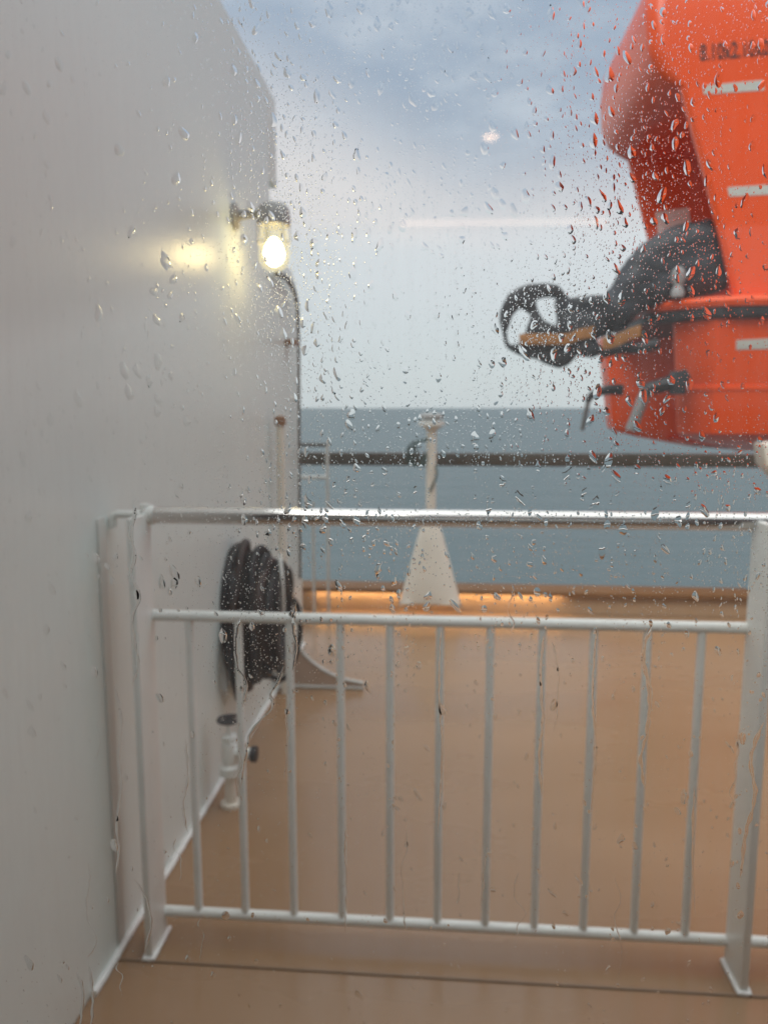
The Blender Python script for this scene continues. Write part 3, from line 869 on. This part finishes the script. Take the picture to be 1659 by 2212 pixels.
def dome(x, z, w, h, lean=0.0, hgt=0.34, seg=14, rings=4, irr=0.12, tail=0.0):
    if not clear_of(x, z, 0.5 * (w + h)): return
    """one drop: flat against the glass, bulging outward; w,h half sizes in metres"""
    Y0 = PANE_Y + 0.0003
    ph = rg.uniform(0, 6.28, 4)
    am = rg.uniform(0, irr, 4)
    a = np.arange(seg) * 2 * np.pi / seg
    rad = 1 + am[0] * np.cos(2 * a + ph[0]) + am[1] * np.cos(3 * a + ph[1]) + 0.5 * am[2] * np.cos(5 * a + ph[2])
    cxs = np.cos(a) * rad; szs = np.sin(a) * rad
    cxs = cxs * (1 - tail * np.clip(szs, 0, 1.2))
    base = nv[0]; pts = []
    H_ = hgt * min(w, h)
    for r in range(rings):
        q = 1 - r / rings
        yy = H_ * (1 - q ** 2.0)
        dz = -0.10 * (1 - q) * h
        for k in range(seg):
            X = cxs[k] * w * q; Zz = szs[k] * h * q + dz
            pts.append((x + X + lean * Zz, Y0 + yy, z + Zz))
    pts.append((x - lean * 0.1 * h, Y0 + H_, z - 0.10 * h))
    V_.extend(pts)
    for r in range(rings - 1):
        for k in range(seg):
            A = base + r * seg + k; B = base + r * seg + (k + 1) % seg
            F_.append((A, B, B + seg, A + seg))
    top = base + rings * seg
    for k in range(seg):
        F_.append((base + (rings - 1) * seg + k, base + (rings - 1) * seg + (k + 1) % seg, top))
    F_.append(tuple(base + k for k in range(seg))[::-1])
    nv[0] += len(pts)
def flush(name, label):
    global V_, F_
    me = bpy.data.meshes.new(name); me.from_pydata(V_, [], F_); me.update()
    me.polygons.foreach_set('use_smooth', [len(p.vertices) < 6 for p in me.polygons])
    try: me.set_sharp_from_angle(angle=R(60))
    except Exception: pass
    me.materials.append(water)
    o = bpy.data.objects.new(name, me); COL.objects.link(o)
    tag(o, label, None, kind='stuff')
    V_, F_ = [], []; nv[0] = 0
    return o
def dens(x, y):
    """how thickly drops sit at a place of the pane"""
    d = 1.0
    if y > 1100: d *= max(0.22, 1 - (y - 1100) / 500)
    if x < 330: d *= 0.30
    elif x < 480: d *= 0.6
    if 600 < x < 1350 and y < 1200: d *= 1.25
    return d * (0.45 + 1.1 * max(0, noise.noise(Vector((x / 130, y / 200, 3.1))) + 0.45))
def scatter(n, fn):
    k = 0
    while k < n:
        x, y = rg.uniform(-120, 1780), rg.uniform(-120, 2330)
        if rg.uniform(0, 1.5) < dens(x, y): fn(x, y); k += 1
def big(x, y):
    X, Z = pane_pt(x, y)
    w = rg.uniform(4.4, 9.0) * PXM * (1.2 if x < 500 else 1)
    dome(X, Z, w, w * rg.uniform(1.1, 2.1), lean=rg.normal(-0.12, 0.22), hgt=rg.uniform(.20, .40), seg=20, rings=6, irr=0.15, tail=rg.uniform(0, .45))
def med(x, y):
    X, Z = pane_pt(x, y)
    w = rg.uniform(2.2, 4.6) * PXM
    dome(X, Z, w, w * rg.uniform(1.0, 2.3), lean=rg.normal(-0.1, 0.2), hgt=rg.uniform(.20, .42), seg=14, rings=5, irr=0.12, tail=rg.uniform(0, .4))
def tiny(x, y):
    X, Z = pane_pt(x, y)
    w = rg.uniform(0.6, 1.7) * PXM
    dome(X, Z, w, w * rg.uniform(.9, 1.5), hgt=rg.uniform(.2, .42), seg=10, rings=3, irr=0.08)
scatter(560, big)
scatter(2300, med)
scatter(21000, tiny)
# vertical strings of beads left by running drops
for _ in range(190):
    x0 = rg.uniform(0, 1700); y0 = rg.uniform(-60, 1250); n_ = int(rg.integers(8, 26)); st = rg.uniform(9, 24)
    if rg.uniform(0, 1.2) > dens(x0, y0): continue
    for k in range(n_):
        X, Z = pane_pt(x0 + rg.normal(0, 2.2), y0 + k * st + rg.normal(0, 4))
        w = rg.uniform(0.9, 2.6) * PXM
        dome(X, Z, w, w * rg.uniform(1.2, 2.6), lean=rg.normal(-.05, .15), hgt=.35, seg=12, rings=3, irr=0.15, tail=.2)
# the rest of the pane, beyond the middle
for _ in range(3600):
    X, Z = rg.uniform(WA + .01, WB_ - .01), rg.uniform(WC + .02, WD - .01)
    if -0.24 < X < 0.22 and Z > 0.99 and Z < 1.62: continue
    if Z < 1.2 and rg.uniform() < 0.6: continue
    w = (rg.uniform(2.0, 7.0) if rg.uniform() < 0.5 else rg.uniform(0.7, 2.0)) * PXM
    dome(X, Z, w, w * rg.uniform(1.1, 2.0), lean=rg.normal(-0.1, 0.2), hgt=rg.uniform(.2, .4), seg=14, rings=4, irr=0.12, tail=rg.uniform(0, .4))
# dense mist of fine drops in patches
for (mx_, my_, sx, sy, n_) in ((590, 560, 70, 110, 1500), (1160, 680, 70, 60, 700), (1440, 420, 90, 200, 1100), (1000, 1120, 420, 24, 700), (620, 700, 40, 300, 1000), (930, 990, 400, 60, 900), (560, 1350, 60, 110, 700), (620, 250, 60, 230, 900), (1250, 1200, 380, 60, 500)):
    for _ in range(n_): tiny(rg.normal(mx_, sx), rg.normal(my_, sy))
flush('raindrops', 'clear raindrops of many sizes clinging to the outside of the window pane')

# rivulets running down the glass
def rivulet(pts, w0):
    P = smoothpath([Vector((x, y, 0)) for x, y in pts], 14)
    n = len(P); base = nv[0]; seg = 6
    for i, p in enumerate(P):
        X, Z = pane_pt(p.x + 2.6 * noise.noise(Vector((p.y / 16, p.x / 50, 0))) , p.y)
        e = min(1, i / 6, (n - 1 - i) / 6)
        w = (w0 * (0.75 + 0.7 * noise.noise(Vector((p.y / 22, 7, p.x / 90)))) * e + 0.25) * PXM
        for k in range(seg + 1):
            a = math.pi * k / seg
            V_.append((X + w * math.cos(a), PANE_Y + 0.0003 + 0.26 * w * math.sin(a), Z))
    for i in range(n - 1):
        for k in range(seg):
            A = base + i * (seg + 1) + k
            F_.append((A, A + 1, A + seg + 2, A + seg + 1))
        A = base + i * (seg + 1)
        F_.append((A + seg, A, A + seg + 1, A + 2 * seg + 1))
    nv[0] += n * (seg + 1)
RIV = [([(287, 1080), (290, 1110), (282, 1150), (290, 1200), (283, 1240), (300, 1290), (284, 1340), (292, 1400), (298, 1440), (284, 1480)], 5),
       ([(246, 1480), (262, 1560), (255, 1640), (262, 1700), (252, 1780), (256, 1840), (250, 1890)], 3.5),
       ([(612, 1440), (600, 1475), (585, 1500), (590, 1530), (560, 1560), (540, 1590), (528, 1640), (520, 1700)], 5),
       ([(520, 1330), (508, 1380), (512, 1440), (530, 1480), (522, 1530)], 4),
       ([(1408, 1350), (1390, 1420), (1404, 1500), (1398, 1580), (1385, 1640), (1392, 1700)], 5),
       ([(1175, 1370), (1168, 1450), (1172, 1550), (1165, 1640), (1170, 1720)], 3.5),
       ([(1650, 1560), (1622, 1640), (1632, 1720), (1612, 1800), (1600, 1900)], 5),
       ([(400, 1600), (405, 1680), (395, 1740), (404, 1800)], 3),
       ([(290, 1900), (318, 1950), (326, 2000), (312, 2060)], 3.5),
       ([(165, 2100), (178, 2150), (170, 2240)], 5), ([(190, 2080), (200, 2150), (196, 2230)], 4),
       ([(640, 1300), (632, 1350), (640, 1400), (630, 1450)], 4),
       ([(1290, 1350), (1280, 1500), (1288, 1620), (1275, 1760)], 3),
       ([(952, 1360), (948, 1500), (955, 1620), (946, 1800)], 2.2),
       ([(1500, 1700), (1496, 1850), (1502, 1980)], 2.5)]
for pts, w in RIV: rivulet(pts, w)
for _ in range(16):
    x0, y0 = rg.uniform(0, 1659), rg.uniform(1250, 2100); ln = rg.uniform(60, 240)
    rivulet([(x0 + rg.normal(0, 5), y0 + ln * k / 5) for k in range(6)], rg.uniform(1.0, 2.4))
flush('water_rivulets', 'wavy trickles of rainwater running down the lower half of the pane')
